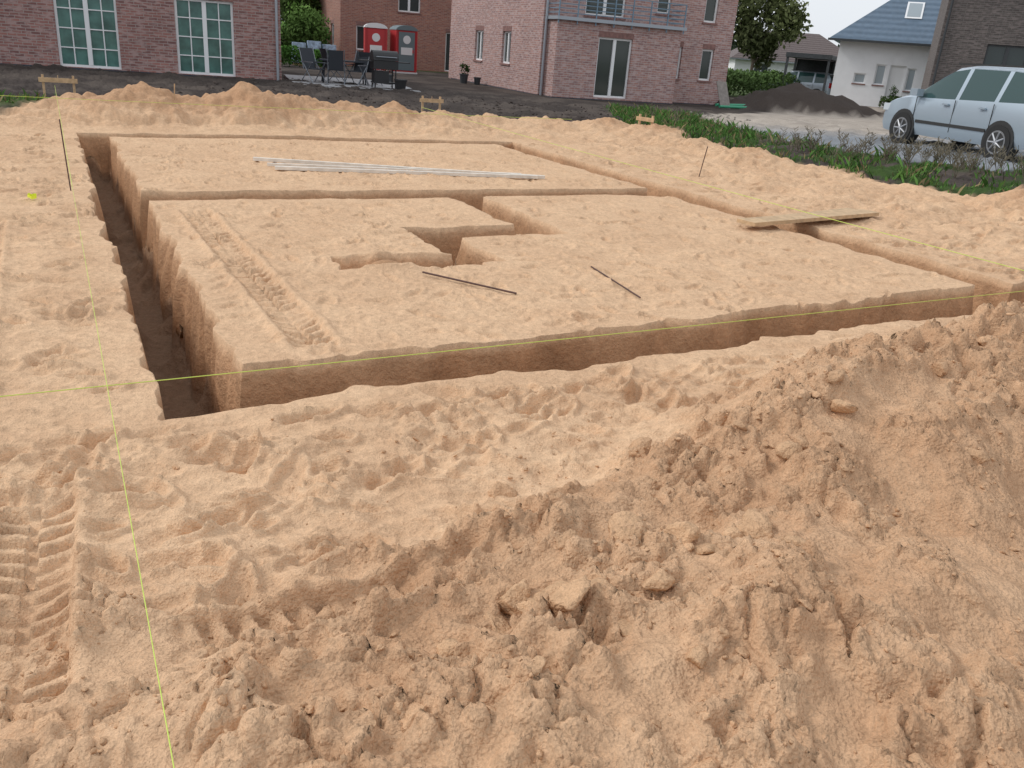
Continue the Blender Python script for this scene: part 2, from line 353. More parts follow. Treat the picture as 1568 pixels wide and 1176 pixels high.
cl=fbm(x,y,.33,3,14);on=(np.hypot(x-1.2,y-2.6)<1.35)|(np.hypot(x*.8,y)<2.3)|((x>1.5)&(y<4.9)&(y>x*.6))
keep=(uu<3.5)&(r.random(N)<np.where(on,.34,.04)*np.clip(cl+.45,0,1.2))
x=x[keep];y=y[keep];N=len(x)
clods('sand_crumbs',np.stack([x,y],1),np.minimum(.0025+r.exponential(.003,N),.015),C(.57,.36,.215),gm,.15,1)
k=r.random(N)<.055
clods('sand_clods',np.stack([x[k],y[k]],1),np.minimum(.012+r.exponential(.012,k.sum()),.06),C(.57,.36,.215),gm,-.1,3,True,jit=.02,lump=.2)
sl_pts=[(.02,1.92),(.12,1.95),(.2,1.9),(.06,2.02),(.17,2.03),(.28,1.97),(.55,2.25),(.62,2.2),(.8,2.35),(.1,1.62),(.72,2.28),(.35,1.85),(.25,1.75),(-.1,1.8),(.45,2.0),(.9,2.2),(.4,2.3),(1.0,2.75),(1.25,3.0),(.5,1.7)]
clods('sand_slabs',sl_pts,[.075,.08,.065,.07,.075,.06,.06,.07,.065,.055,.06,.05,.055,.05,.06,.055,.06,.07,.06,.05],C(.58,.37,.22),gm,-.1,3,True,flat=(.45,.65),jit=.015,lump=.18)
# ---------------------------------------------------------------- materials
def brickmat(name,c1,c2,mortar,third):
    m,nt,b=newmat(name);uvn=nt.nodes.new('ShaderNodeUVMap');br=nt.nodes.new('ShaderNodeTexBrick')
    br.inputs['Scale'].default_value=1;br.inputs['Brick Width'].default_value=.25;br.inputs['Row Height'].default_value=.08;br.inputs['Mortar Size'].default_value=.009
    br.inputs['Mortar Smooth'].default_value=.3;br.inputs['Bias'].default_value=0
    br.inputs['Color1'].default_value=(*c1,1);br.inputs['Color2'].default_value=(*c2,1);br.inputs['Mortar'].default_value=(*mortar,1)
    nt.links.new(uvn.outputs[0],br.inputs['Vector'])
    mp=nt.nodes.new('ShaderNodeMapping');mp.inputs['Scale'].default_value=(4,12.5,1);nt.links.new(uvn.outputs[0],mp.inputs[0])
    wn=nt.nodes.new('ShaderNodeTexNoise');wn.inputs['Scale'].default_value=1.0;wn.inputs['Detail'].default_value=3;nt.links.new(mp.outputs[0],wn.inputs['Vector'])
    r=nt.nodes.new('ShaderNodeMapRange');r.inputs['From Min'].default_value=.48;r.inputs['From Max'].default_value=.64;nt.links.new(wn.outputs['Fac'],r.inputs['Value'])
    mx=nt.nodes.new('ShaderNodeMix');mx.data_type='RGBA';nt.links.new(r.outputs[0],mx.inputs[0]);nt.links.new(br.outputs['Color'],mx.inputs[6]);mx.inputs[7].default_value=(*third,1)
    big=nt.nodes.new('ShaderNodeTexNoise');big.inputs['Scale'].default_value=.7;nt.links.new(uvn.outputs[0],big.inputs['Vector'])
    r2=nt.nodes.new('ShaderNodeMapRange');r2.inputs['To Min'].default_value=.8;r2.inputs['To Max'].default_value=1.2;nt.links.new(big.outputs['Fac'],r2.inputs['Value'])
    s=nt.nodes.new('ShaderNodeVectorMath');s.operation='SCALE';nt.links.new(mx.outputs[2],s.inputs[0]);nt.links.new(r2.outputs[0],s.inputs['Scale'])
    nt.links.new(s.outputs[0],b.inputs['Base Color']);b.inputs['Roughness'].default_value=.85
    return m
BR1=brickmat('brick_rose',(.34,.155,.13),(.19,.09,.085),(.36,.32,.30),(.40,.27,.25))
BR2=brickmat('brick_rose_light',(.43,.23,.195),(.27,.15,.145),(.46,.41,.39),(.48,.36,.34))
BR3=brickmat('brick_red',(.36,.14,.095),(.24,.10,.08),(.34,.28,.25),(.38,.21,.16))
BR4=brickmat('brick_dark',(.12,.10,.092),(.08,.066,.062),(.17,.16,.15),(.19,.16,.15))
WHITE=simple('white_frame',(.80,.81,.82),.4);RENDER=simple('white_render',(.84,.85,.87),.9,noise=.04,nscale=2)
ANTH=simple('anthracite',(.045,.05,.055),.5);PLINTH=simple('plinth_bitumen',(.05,.058,.075),.8,noise=.2)
GLASS=simple('window_glass',(.035,.05,.05),.06,0,spec=.5);GLASSG=simple('curtained_glass',(.08,.17,.15),.12,0,noise=.35,nscale=3,spec=.4)
ROOFB=simple('roof_tiles_blue_grey',(.10,.15,.21),.45,noise=.12,nscale=4);ROOFR=simple('roof_tiles_brown',(.13,.10,.095),.7,noise=.15)
ZINC=simple('zinc_pipe',(.35,.38,.42),.4,.6);STEELB=simple('painted_steel_blue',(.16,.25,.33),.5)
WOOD=simple('raw_timber',(.52,.36,.21),.8,noise=.2,nscale=14,bump=.3);WOODP=simple('pale_batten',(.72,.66,.58),.7,noise=.15,nscale=9)
BLACK=simple('black_plastic',(.02,.02,.022),.5);CONC=simple('light_paving',(.40,.40,.41),.9,noise=.15,nscale=5)
LINT=simple('lintel_brick',(.24,.13,.115),.85,noise=.25,nscale=9)
def roofmat(m,scale=3):
    nt=m.node_tree;b=nt.nodes['Principled BSDF'];uvn=nt.nodes.new('ShaderNodeUVMap');w=nt.nodes.new('ShaderNodeTexWave');w.wave_type='BANDS';w.bands_direction='Y';w.inputs['Scale'].default_value=scale*.3
    nt.links.new(uvn.outputs[0],w.inputs['Vector']);bp=nt.nodes.new('ShaderNodeBump');bp.inputs['Distance'].default_value=.05;nt.links.new(w.outputs['Fac'],bp.inputs['Height']);nt.links.new(bp.outputs[0],b.inputs['Normal'])
roofmat(ROOFB);roofmat(ROOFR)
# ---------------------------------------------------------------- buildings
class House:
    def __init__(s,name,O,e,wallmat):
        s.O=O;s.T=frame(O,e=e);s.e=empty(name,(O[0],O[1],0));s.m={k:MB() for k in('walls','window_frames','glass','curtained_glass','sills','roof','gutters','plinth','door_panels','railing')}
        s.wm=wallmat
    def wall(s,face,L0,L1,off,z0,z1,ops,depth=.14,fr=.07,key='walls'):
        T=s.T
        if face=='f': Q=lambda p,d,z:T(p,off+d,z)
        elif face=='l': Q=lambda p,d,z:T(off+d,p,z)
        elif face=='r': Q=lambda p,d,z:T(off-d,p,z)
        else: Q=lambda p,d,z:T(p,off-d,z)
        xs=sorted({L0,L1}|{o[0] for o in ops}|{o[1] for o in ops});zs=sorted({z0,z1}|{o[2] for o in ops}|{o[3] for o in ops})
        W_=s.m[key]
        for a,b in zip(xs,xs[1:]):
            for c,d in zip(zs,zs[1:]):
                if any(o[0]<=a and b<=o[1] and o[2]<=c and d<=o[3] for o in ops): continue
                W_.poly([Q(a,0,c),Q(b,0,c),Q(b,0,d),Q(a,0,d)],[(a,c),(b,c),(b,d),(a,d)])
        for o in ops:
            x0,x1,c,d=o[:4];cas,cols,rows,gl=(list(o[4:])+[1,1,1,'glass'][len(o)-4:])[:4]
            for A,B in(((x0,c),(x0,d)),((x1,c),(x1,d)),((x0,d),(x1,d)),((x0,c),(x1,c))):
                W_.poly([Q(A[0],0,A[1]),Q(B[0],0,B[1]),Q(B[0],depth,B[1]),Q(A[0],depth,A[1])],[(A[0],A[1]),(B[0],B[1]),(B[0]+.14,B[1]),(A[0]+.14,A[1])])
            FR=s.m['window_frames'];R=lambda p0,p1,q0,q1,d0,d1,M=FR:M.box(lambda a,b,z:Q(a,b,z),p0,p1,d0,d1,q0,q1)
            d0=depth-.05;d1=depth+.03
            R(x0,x1,c,c+fr,d0,d1);R(x0,x1,d-fr,d,d0,d1);R(x0,x0+fr,c+fr,d-fr,d0,d1);R(x1-fr,x1,c+fr,d-fr,d0,d1)
            w=(x1-x0)/cas
            for k in range(1,cas): R(x0+k*w-fr*.9,x0+k*w+fr*.9,c+fr,d-fr,d0-.01,d1)
            for k in range(cas):
                for q in range(1,cols): xx=x0+k*w+w*q/cols;R(xx-.016,xx+.016,c+fr,d-fr,d0+.015,d1-.03)
                for q in range(1,rows): zz=c+(d-c)*q/rows;R(x0+k*w+fr*.5,x0+(k+1)*w-fr*.5,zz-.016,zz+.016,d0+.018,d1-.033)
            s.m[gl].poly([Q(x0,depth,c),Q(x1,depth,c),Q(x1,depth,d),Q(x0,depth,d)])
            if c>z0+.3: s.m['sills'].box(lambda a,b,z:Q(a,b,z),x0-.05,x1+.05,-.05,depth-.06,c-.07,c-.004)
            if s.wm in(BR1,BR2,BR3): s.m['sills'].box(lambda a,b,z:Q(a,b,z),x0-.02,x1+.02,-.006,.05,d+.003,d+.2)
    def hip(s,a0,a1,b0,b1,z,h,over=.4,mat=None):
        a0-=over;a1+=over;b0-=over;b1+=over;T=s.T;R=s.m['roof'];hw=min(a1-a0,b1-b0)/2
        if (a1-a0)>=(b1-b0): r0,r1=(a0+hw,(b0+b1)/2),(a1-hw,(b0+b1)/2)
        else: r0,r1=((a0+a1)/2,b0+hw),((a0+a1)/2,b1-hw)
        A,B,C_,D_=[T(a,b,z) for a,b in((a0,b0),(a1,b0),(a1,b1),(a0,b1))];R0=T(*r0,z+h);R1=T(*r1,z+h)
        if (a1-a0)>=(b1-b0): L=[(A,B,R1,R0),(C_,D_,R0,R1),(B,C_,R1),(D_,A,R0)]
        else: L=[(A,B,R0),(B,C_,R1,R0),(C_,D_,R1),(D_,A,R0,R1)]
        for f in L: R.poly(f,[(0,0),(a1-a0,0),(a1-a0-2,5),(2,5)][:len(f)])
        R.poly([A,B,C_,D_]); s.m['gutters'].box(T,a0-.06,a1+.06,b0-.1,b0-.002,z-.12,z+.0)
    def done(s,mats={}):
        mm=dict(walls=s.wm,window_frames=WHITE,glass=GLASS,curtained_glass=GLASSG,sills=LINT,roof=ROOFR,gutters=ZINC,plinth=PLINTH,door_panels=WHITE,railing=STEELB);mm.update(mats)
        for k,mb in s.m.items(): mb.make(k,mm[k],s.e,off=(s.O[0],s.O[1],0))
H=House('brick_house',(-8.2,28.95),(.946,.324),BR1)
ops=[(-6.45,-4.75,.12,2.3,2,2,4,'curtained_glass'),(-3.12,-1.42,.12,2.3,2,2,4,'curtained_glass'),(-11,-9,.12,2.3,2,2,4,'curtained_glass'),(-6.4,-4.8,3.6,4.9,2),(-3.1,-1.5,3.6,4.9,2)]
H.wall('f',-14,0,0,.1,5.4,ops);H.wall('r',0,10,0,.1,5.4,[]);H.wall('l',0,10,-14,.1,5.4,[]);H.wall('b',-14,0,10,.1,5.4,[])
H.m['plinth'].box(H.T,-14.02,.02,-.025,10,-.3,.1);H.hip(-14,0,0,10,5.4,3)
H.m['gutters'].cyl(H.T(-.12,-.08,-.05),H.T(-.12,-.08,5.3),.045)
H.done()
H=House('brick_house',(.1,34.6),(.92,.39),BR2)
H.wall('f',0,8.5,0,0,5.6,[(7.15,7.72,.95,2.15),(5.85,6.2,.95,2.15),(1.7,3.4,3.0,5.1,2,1,1),(7.0,7.6,3.15,4.4),(4.8,5.4,3.3,4.4)])
H.wall('l',0,11.5,0,0,5.6,[(3.2,4.2,1.0,2.25,2),(6.6,7.7,1.0,2.25,2),(3.2,4.2,3.9,5.0)])
H.wall('r',0,11.5,8.5,0,5.6,[]);H.wall('b',0,8.5,11.5,0,5.6,[])
H.wall('f',.2,5.5,-.9,0,2.72,[(1.95,3.4,.1,2.25,2,1,1)]);H.wall('l',-.9,0,.2,0,2.72,[]);H.wall('r',-.9,0,5.5,0,2.72,[])
H.m['gutters'].box(H.T,.1,5.6,-1.08,-.001,2.723,2.84);H.m['gutters'].cyl(H.T(.08,-.12,0),H.T(.08,-.12,5.5),.05)
Rr=H.m['railing']
for z in (2.95,3.1,3.25,3.4,3.62): Rr.box(H.T,.15,5.5,-1.0,-.97,z,z+.03);Rr.box(H.T,.15,.18,-.97,-.01,z,z+.03);Rr.box(H.T,5.47,5.5,-.97,-.01,z,z+.03)
for a in np.arange(.15,5.6,.76): Rr.box(H.T,a,a+.04,-1.035,-1.003,2.6,3.64)
H.m['plinth'].box(H.T,-.02,8.52,-.02,11,-.4,.03);H.m['plinth'].box(H.T,.18,5.52,-.92,-.03,-.4,.028)
H.hip(0,8.5,0,11.5,5.6,2.8);H.done({'glass':simple('glass_dark',(.05,.06,.055),.08,spec=.5)})
H=House('brick_house',(-11.2,51.5),(.92,.39),BR3)
H.wall('f',0,10,0,0,5.8,[(3.3,4.6,3.1,4.4,2),(7.3,8.6,3.1,4.4,2),(.9,1.9,.9,2.2,1),(6.2,7.2,0.05,2.2,1),(8.9,9.8,.9,2.2)]);H.wall('l',0,9,0,0,5.8,[(2,3,1,2.2)]);H.wall('r',0,9,10,0,5.8,[]);H.wall('b',0,10,9,0,5.8,[])
H.hip(0,10,0,9,5.8,3);H.done()
H=House('white_house',(17.3,53.2),(.93,-.37),RENDER)
H.wall('f',0,9,0,0,3.5,[(1.1,1.75,1.2,1.75),(2.2,2.75,1.2,2.3),(3.9,4.35,1.0,2.2),(5.4,6.8,1.0,2.2,2),(2.95,3.8,.1,2.3,1,1,1,'door_panels')])
H.wall('l',0,9,0,0,3.5,[(3,4,1,2.2)]);H.wall('r',0,9,9,0,3.5,[]);H.wall('b',0,9,9,0,3.5,[])
H.hip(0,9,0,9,3.5,4.3,.6)
k=4.3/5.1
def sl(a,b): return H.T(a,b-.6,3.5+b*k+.06)
H.m['window_frames'].poly([sl(3.1,1.5),sl(4.0,1.5),sl(4.0,2.6),sl(3.1,2.6)])
def sl2(a,b): return H.T(a,b-.6,3.5+b*k+.075)
H.m['glass'].poly([sl2(3.2,1.6),sl2(3.9,1.6),sl2(3.9,2.5),sl2(3.2,2.5)])
H.done({'roof':ROOFB,'gutters':ANTH,'glass':simple('glass_sky',(.3,.35,.38),.1,spec=.8)})
H=House('dark_brick_house',(17.2,40.0),(.93,-.36),BR4)
H.wall('f',0,12,0,0,6,[(1.9,3.5,2.0,3.25,2),(7,8.5,2.0,3.25,2),(4.6,5.6,.1,2.2)]);H.wall('l',0,9,0,0,6,[]);H.wall('r',0,9,12,0,6,[]);H.wall('b',0,12,9,0,6,[])
H.hip(0,12,0,9,6,3,.3);H.m['gutters'].box(H.T,4.3,4.45,-.15,-.003,2.3,2.6);H.m['gutters'].cyl(H.T(.15,-.08,0),H.T(.15,-.08,5.9),.05)
H.done({'window_frames':ANTH,'gutters':ANTH})
H=House('bungalow',(20.5,95),(1,-.05),RENDER)
H.wall('f',0,13,0,0,2.4,[(2,3.5,.9,2.1,2),(6,8,.9,2.1,2)]);H.wall('l',0,8,0,0,2.4,[]);H.wall('r',0,8,13,0,2.4,[]);H.hip(0,13,0,8,2.4,3.0,.6);H.done()
H=House('bungalow',(38,100),(1,-.1),BR3)
H.wall('f',0,10,0,0,2.4,[(2,3.5,.9,2.1,2)]);H.wall('l',0,8,0,0,2.4,[]);H.hip(0,10,0,8,2.4,2.6,.6);H.done()
cp=empty('carport',(14.6,54.2,0));T=frame((14.6,54.2),e=(.93,-.37));mb=MB()
mb.box(T,0,2.6,0,5,2.35,2.6)
for a in(.05,2.4):
    for b_ in(.05,4.8): mb.box(T,a,a+.14,b_,b_+.14,0,2.345)
mb.box(T,.2,2.4,4.95,5.1,0,2.34);mb.make('timber_frame',simple('carport_timber',(.06,.065,.07),.7,noise=.2),cp,off=(14.6,54.2,0))
# ---------------------------------------------------------------- vegetation
LEAF=attrmat('foliage')
BARK=simple('bark',(.12,.09,.07),.9,noise=.3)
def leaves(cent,rad,n,size,base,squash=1.0,lobes=14,seed=0):
    r=np.random.default_rng(seed)
    lc=r.normal(size=(lobes,3));lc/=np.linalg.norm(lc,axis=1)[:,None];lc*=r.uniform(.25,.8,(lobes,1));lr=r.uniform(.25,.5,lobes)
    k=r.integers(0,lobes,n);d=r.normal(size=(n,3));d/=np.linalg.norm(d,axis=1)[:,None]
    p=lc[k]+d*(lr[k]*r.uniform(.5,1.05,n))[:,None]
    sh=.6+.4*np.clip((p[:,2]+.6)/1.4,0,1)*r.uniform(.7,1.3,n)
    p=p*np.array(rad)*1.0+np.array(cent)
    a=r.normal(size=(n,3));a/=np.linalg.norm(a,axis=1)[:,None];b=np.cross(a,r.normal(size=(n,3)));b/=np.linalg.norm(b,axis=1)[:,None]
    s=(size*r.uniform(.6,1.3,n))[:,None]
    V=np.stack([p-a*s,p-b*s*.5,p+a*s,p+b*s*.5],1).reshape(-1,3);F=np.arange(4*n).reshape(n,4)
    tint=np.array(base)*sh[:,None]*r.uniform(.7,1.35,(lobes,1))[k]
    return V,F,np.repeat(tint,4,0)
def tree(name,x,y,h,rad,base,n=6000,size=.16,seed=1):
    e=empty(name,(x,y,0));V,F,c=leaves((0,0,h-rad[2]*.85),rad,n,size,base,seed=seed);npmesh('crown',V,F,LEAF,e,col=c)
    mb=MB();t=h-rad[2]*1.6;mb.cyl((0,0,-.2),(0,0,max(t,.8)),.05*h*.4,.03*h*.4)
    r=random.Random(seed)
    for k in range(7):
        a=k*2.4;q=r.uniform(.4,.75);mb.cyl((0,0,max(t,.8)*r.uniform(.7,1)),(math.cos(a)*rad[0]*q,math.sin(a)*rad[1]*q,h-rad[2]*r.uniform(.5,1.2)),.02*h*.4,.006*h*.4,6)
    mb.make('trunk',BARK,e)
G1=(.06,.11,.03);G3=(.12,.17,.05)
tree('deciduous_tree',-13.5,58,6.5,(3.2,3,3.2),(.12,.19,.05),7000,.18,11);tree('deciduous_tree',-17.5,60,9,(3.2,3,4),(.08,.13,.04),6000,.18,12)
tree('deciduous_tree',-15.2,70,10,(3.5,3,4.5),(.16,.20,.07),6000,.22,13);tree('deciduous_tree',-17.0,66,6.2,(2.8,3,2.8),(.15,.2,.06),5000,.2,14)
tree('deciduous_tree',20.2,86,9.5,(4.0,4,4.2),(.12,.14,.055),7000,.24,15);tree('deciduous_tree',44,125,7,(5,4,3.4),G1,4000,.34,16)
tree('shrub',-13.2,51,2.9,(1.7,1.4,1.6),(.12,.21,.05),4000,.11,18);tree('shrub',-15.3,52,2.4,(1.6,1.3,1.4),(.08,.18,.04),3500,.11,19)
def hedge(name,p,q,h,w,base,n,size,seed):
    r=np.random.default_rng(seed);t=r.random(n);e=np.array([q[0]-p[0],q[1]-p[1]]);L=np.hypot(*e);nn=np.array([-e[1],e[0]])/L
    o=r.uniform(-1,1,n);hh=h*(1+.16*pn(t*L*.6,t*0+.3,seed)+.08*pn(t*L*2,t*0+.7,seed));z=hh*np.sqrt(r.random(n))*np.sqrt(1-.5*np.abs(o)**3)
    P_=np.stack([p[0]+e[0]*t+nn[0]*o*w,p[1]+e[1]*t+nn[1]*o*w,z],1)
    a=r.normal(size=(n,3));a/=np.linalg.norm(a,axis=1)[:,None];b=np.cross(a,r.normal(size=(n,3)));b/=np.linalg.norm(b,axis=1)[:,None];s=(size*r.uniform(.6,1.3,n))[:,None]
    V=np.stack([P_-a*s,P_-b*s*.5,P_+a*s,P_+b*s*.5],1).reshape(-1,3)
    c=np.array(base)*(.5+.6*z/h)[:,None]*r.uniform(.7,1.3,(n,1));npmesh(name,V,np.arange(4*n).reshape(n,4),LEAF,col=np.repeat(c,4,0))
hedge('hedge',(-22,50),(-10.6,56),2.0,.9,(.08,.19,.04),7000,.11,1)
hedge('hedge',(-13.2,43),(-10.3,44.5),.9,.5,(.08,.19,.035),2500,.08,2)
hedge('hedge',(9.6,50),(19,60),1.45,1.2,(.09,.15,.045),7000,.11,3)
hedge('hedge',(19.5,51.2),(25,49),.7,.4,(.06,.1,.03),2500,.08,4)
hedge('distant_treeline',(-160,190),(200,210),7,6,(.06,.085,.05),10000,1.1,5)
def inpoly(x,y,poly): return float(sdf(np.array([x]),np.array([y]),poly)[0])
r=np.random.default_rng(9);N=80000
gx=r.uniform(1.5,12.5,N);gy=r.uniform(9.5,29,N)
ds=sdf(gx,gy,VERG);nzv=fbm(gx,gy,.8,2,92)
keep=(ds>-.1+.25*nzv)&(r.random(N)<np.clip(.15+1.3*nzv+.5*(gx<4.8),0.03,1))
gx=gx[keep];gy=gy[keep]
ex=r.uniform(-12.5,-7.6,3500);ey=r.uniform(13.6,16,3500);kk=(np.hypot((ex+9.9)/2.2,(ey-14.9)/.8)<1)&(sdf(ex,ey,SAND)<.05);gx=np.concatenate([gx,ex[kk]]);gy=np.concatenate([gy,ey[kk]])
ex=r.uniform(5,17,5000);ey=r.uniform(38,50,5000);kk=(sdf(ex,ey,ROAD)<-.2)&(fbm(ex,ey,2,2,33)>.1);gx=np.concatenate([gx,ex[kk]]);gy=np.concatenate([gy,ey[kk]])
n=len(gx);gz=hz(gx,gy);hh=r.uniform(.03,.12,n)*(1+.8*(fbm(gx,gy,.5,1,5)>.15));a=r.uniform(0,6.28,n);w=r.uniform(.005,.013,n)*1.3
lean=r.normal(size=(n,2))*.5*hh[:,None]
V=np.stack([np.stack([gx-np.cos(a)*w,gy-np.sin(a)*w,gz-.02],1),np.stack([gx+np.cos(a)*w,gy+np.sin(a)*w,gz-.02],1),
 np.stack([gx+lean[:,0]*.4+np.cos(a)*w*.8,gy+lean[:,1]*.4+np.sin(a)*w*.8,gz+hh*.6],1),np.stack([gx+lean[:,0],gy+lean[:,1],gz+hh],1)],1).reshape(-1,3)
cc=np.where((r.random(n)<.2)[:,None],np.array([.24,.19,.10]),np.array([.085,.18,.04]))*r.uniform(.6,1.4,(n,1))
npmesh('grass_verge',V,np.arange(4*n).reshape(n,4),LEAF,col=np.repeat(cc,4,0))
mb=MB();rr=random.Random(4)
spots=[(4.6,17.6),(4.8,17.3),(5.0,17.0),(3.4,21.5),(3.0,22.5)]+[(rr.uniform(0,1),None) for _ in range(60)]
for s_ in spots:
    if s_[1] is None:
        t=s_[0];x=5.3+(9.6-5.3)*t+rr.uniform(-.5,.9);y=16.5+(12.2-16.5)*t+rr.uniform(-.3,1.2)
    else: x,y=s_
    if inpoly(x,y,VERG)<-.2: continue
    z=float(hz(np.array(x),np.array(y)))
    for k in range(rr.randint(4,9)):
        a=rr.uniform(0,6.28);L=rr.uniform(.15,.45);q=(x+math.cos(a)*L*.4,y+math.sin(a)*L*.4,z+L);mb.cyl((x,y,z),q,.005,.003,3,False)
        for j in range(5):
            f=rr.uniform(.4,1);b_=rr.uniform(0,6.28);p=[x+(q[0]-x)*f,y+(q[1]-y)*f,z+(q[2]-z)*f];mb.cyl(p,(p[0]+math.cos(b_)*.07,p[1]+math.sin(b_)*.07,p[2]+.06),.004,.006,3,False)
mb.make('dry_weeds',simple('dry_stalk',(.15,.13,.09),.9))
# ---------------------------------------------------------------- car
def car(name,loc,ang,paintcol,sc=1.0):
    e=empty(name,loc,ang);e.scale=(sc,)*3
    PA=simple('car_paint_'+name,paintcol,.28,.35,spec=.6);GL=simple('car_glass',(.03,.07,.07),.05,spec=.5);RB=simple('tyre_rubber',(.02,.02,.02),.8)
    AL=simple('alloy',(.45,.46,.48),.35,.8);RED=simple('tail_lamp',(.45,.02,.02),.2);HL=simple('head_lamp',(.6,.65,.7),.1,spec=1);DK=simple('dark_trim',(.03,.03,.03),.6)
    ST=[(-2.14,.70,.42,.80,.66,.84,.86),(-2.11,.80,.32,.98,.70,1.02,1.05),(-2.0,.86,.27,1.02,.68,1.30,1.36),(-1.86,.88,.25,1.03,.655,1.49,1.57),(-1.72,.885,.24,1.03,.66,1.52,1.61),
        (-1.08,.895,.22,1.01,.675,1.56,1.645),(-.98,.895,.22,1.01,.675,1.56,1.65),(-.08,.9,.22,.985,.68,1.565,1.655),(.02,.9,.22,.98,.68,1.56,1.65),
        (.42,.9,.22,.97,.675,1.50,1.60),(.80,.895,.22,.96,.70,1.30,1.42),(1.12,.89,.22,.955,.745,1.10,1.20),(1.32,.885,.22,.95,.79,.985,1.04),
        (1.62,.875,.22,.91,.74,.955,.99),(1.95,.85,.22,.82,.70,.88,.91),(2.14,.80,.24,.70,.64,.76,.79),(2.24,.70,.28,.54,.56,.60,.62),(2.27,.62,.32,.44,.5,.47,.48)]
    V=[]
    for x,w,zb,be,cw,cz,rz in ST:
        h=[(0,zb),(w*.93,zb),(w,zb+.14),(w*1.005,(zb+be)/2+.05),(w*.975,be),(cw,cz),(cw*.82,cz+(rz-cz)*.7),(0,rz)]
        row=[(x,-a,b_) for a,b_ in h]+[(x,a,b_) for a,b_ in h[-2:0:-1]]
        V+=row
    m=14;F=[];MI=[]
    for s_ in range(len(ST)-1):
        for k in range(m):
            k2=(k+1)%m;F.append([s_*m+k,s_*m+k2,(s_+1)*m+k2,(s_+1)*m+k])
            xa,xb=ST[s_][0],ST[s_+1][0];mi=0
            if k in(4,9) and xb<=1.14:
                if (xa,xb) in((-1.72,-1.08),(-.98,-.08),(.02,.42),(.42,.80),(.80,1.12)): mi=1
            if k in(5,6,7,8) and .4<xa and xb<1.33: mi=1
            if k in(5,6,7,8) and xa<-1.95 and xb<-1.85 and xa>-2.12: mi=1
            MI.append(mi)
    F2=[list(range(m))[::-1],[(len(ST)-1)*m+k for k in range(m)]]
    me=D.meshes.new('body');me.from_pydata(V,[],F+F2);me.materials.append(PA);me.materials.append(GL)
    for p,mi in zip(me.polygons,MI+[0,0]): p.material_index=mi;p.use_smooth=True
    me.set_sharp_from_angle(angle=math.radians(28))
    bo=link(D.objects.new('body',me),e)
    T=WT;rb=MB();al=MB();dk=MB();hl=MB();rd=MB();pa=MB()
    for sx in(-1.32,1.36):
        for sy in(-1,1):
            y=sy*.9
            dk.cyl((sx,y-sy*.2,.33),(sx,y+sy*.004,.33),.375,n=28)
            rb.cyl((sx,y-sy*.18,.315),(sx,y+sy*.022,.315),.315,n=28)
            al.cyl((sx,y,.315),(sx,y+sy*.026,.315),.215,n=24);dk.cyl((sx,y,.315),(sx,y+sy*.0275,.315),.185,n=24)
            for k in range(7):
                t=k*2*math.pi/7;al.cyl((sx,y+sy*.031,.315),(sx+.19*math.cos(t),y+sy*.029,.315+.19*math.sin(t)),.024,.017,6)
            al.cyl((sx,y,.315),(sx,y+sy*.04,.315),.05,n=10)
    for sy in(-1,1):
        yy=.909*sy
        for x in(-1.03,-.03,1.08): dk.box(T,x-.005,x+.005,min(yy-.012*sy,yy),max(yy-.012*sy,yy),.36,.97)
        dk.box(T,-.97,.97,min(yy-.012*sy,yy+.006*sy),max(yy-.012*sy,yy+.006*sy),.46,.52)
        for x in(-.86,.12): pa.box(T,x,x+.16,min(yy-.01*sy,yy+.03*sy),max(yy-.01*sy,yy+.03*sy),.86,.89)
        pa.box(T,.92,1.14,min(.9*sy,1.06*sy),max(.9*sy,1.06*sy),.98,1.12)
        dk.box(T,-1.5,.45,min(.60*sy,.63*sy),max(.60*sy,.63*sy),1.63,1.66)
        hl.box(T,1.92,2.16,min(.66*sy,.835*sy),max(.66*sy,.835*sy),.63,.775)
        rd.box(T,-2.12,-1.98,min(.74*sy,.868*sy),max(.74*sy,.868*sy),.78,1.08)
    dk.box(T,2.2,2.285,-.5,.5,.40,.5)
    dk.box(T,-2.17,-2.1,-.7,.7,.36,.46);hl.box(T,-2.16,-2.1,-.26,.26,.62,.73)
    for nme,mb_,mt in(('tyres',rb,RB),('rims',al,AL),('trim',dk,DK),('headlamps',hl,HL),('tail_lamps',rd,RED),('mirrors_handles',pa,PA)): mb_.make(nme,mt,e)
    return e
fw=np.array([8.40,20.35]);rw=np.array([9.22,17.55]);hd=(fw-rw)/np.linalg.norm(fw-rw);right=np.array([hd[1],-hd[0]])
cc_=(fw+rw)/2+right*.9
car('parked_car',(cc_[0],cc_[1],float(hz(cc_[0],cc_[1]))-.03),math.atan2(hd[1],hd[0]),(.42,.50,.57),1.06)
car('parked_car',(16.2,56.0,0),math.radians(150),(.4,.46,.52),1.0)
# ---------------------------------------------------------------- small site objects
def z_at(x,y): return float(hz(np.array(x),np.array(y)))
def profile_board(x,y,ang,w,h):
    e=empty('batter_board',(x,y,z_at(x,y)),ang);mb=MB()
    for a in(0,w):
        mb.box(WT,a-.02,a+.02,-.02,.02,-.3,h+.05)
    mb.box(WT,-.07,w+.07,-.045,-.022,h-.08,h+.0);mb.cyl((w*.5,-.03,h),(w*.5,-.03,h+.05),.006,n=5);mb.make('boards',WOOD,e)
profile_board(-9.0,16.25,.45,.5,.42);profile_board(-2.45,19.6,.4,.4,.34);profile_board(2.3,19.2,-.9,.38,.26)
def rod(name,p,q,r,mat):
    e=empty(name,(p[0],p[1],p[2]));mb=MB();mb.cyl((0,0,0),(q[0]-p[0],q[1]-p[1],q[2]-p[2]),r,n=6);mb.make('rod',mat,e)
RUST=simple('rebar',(.09,.045,.035),.7,noise=.3)
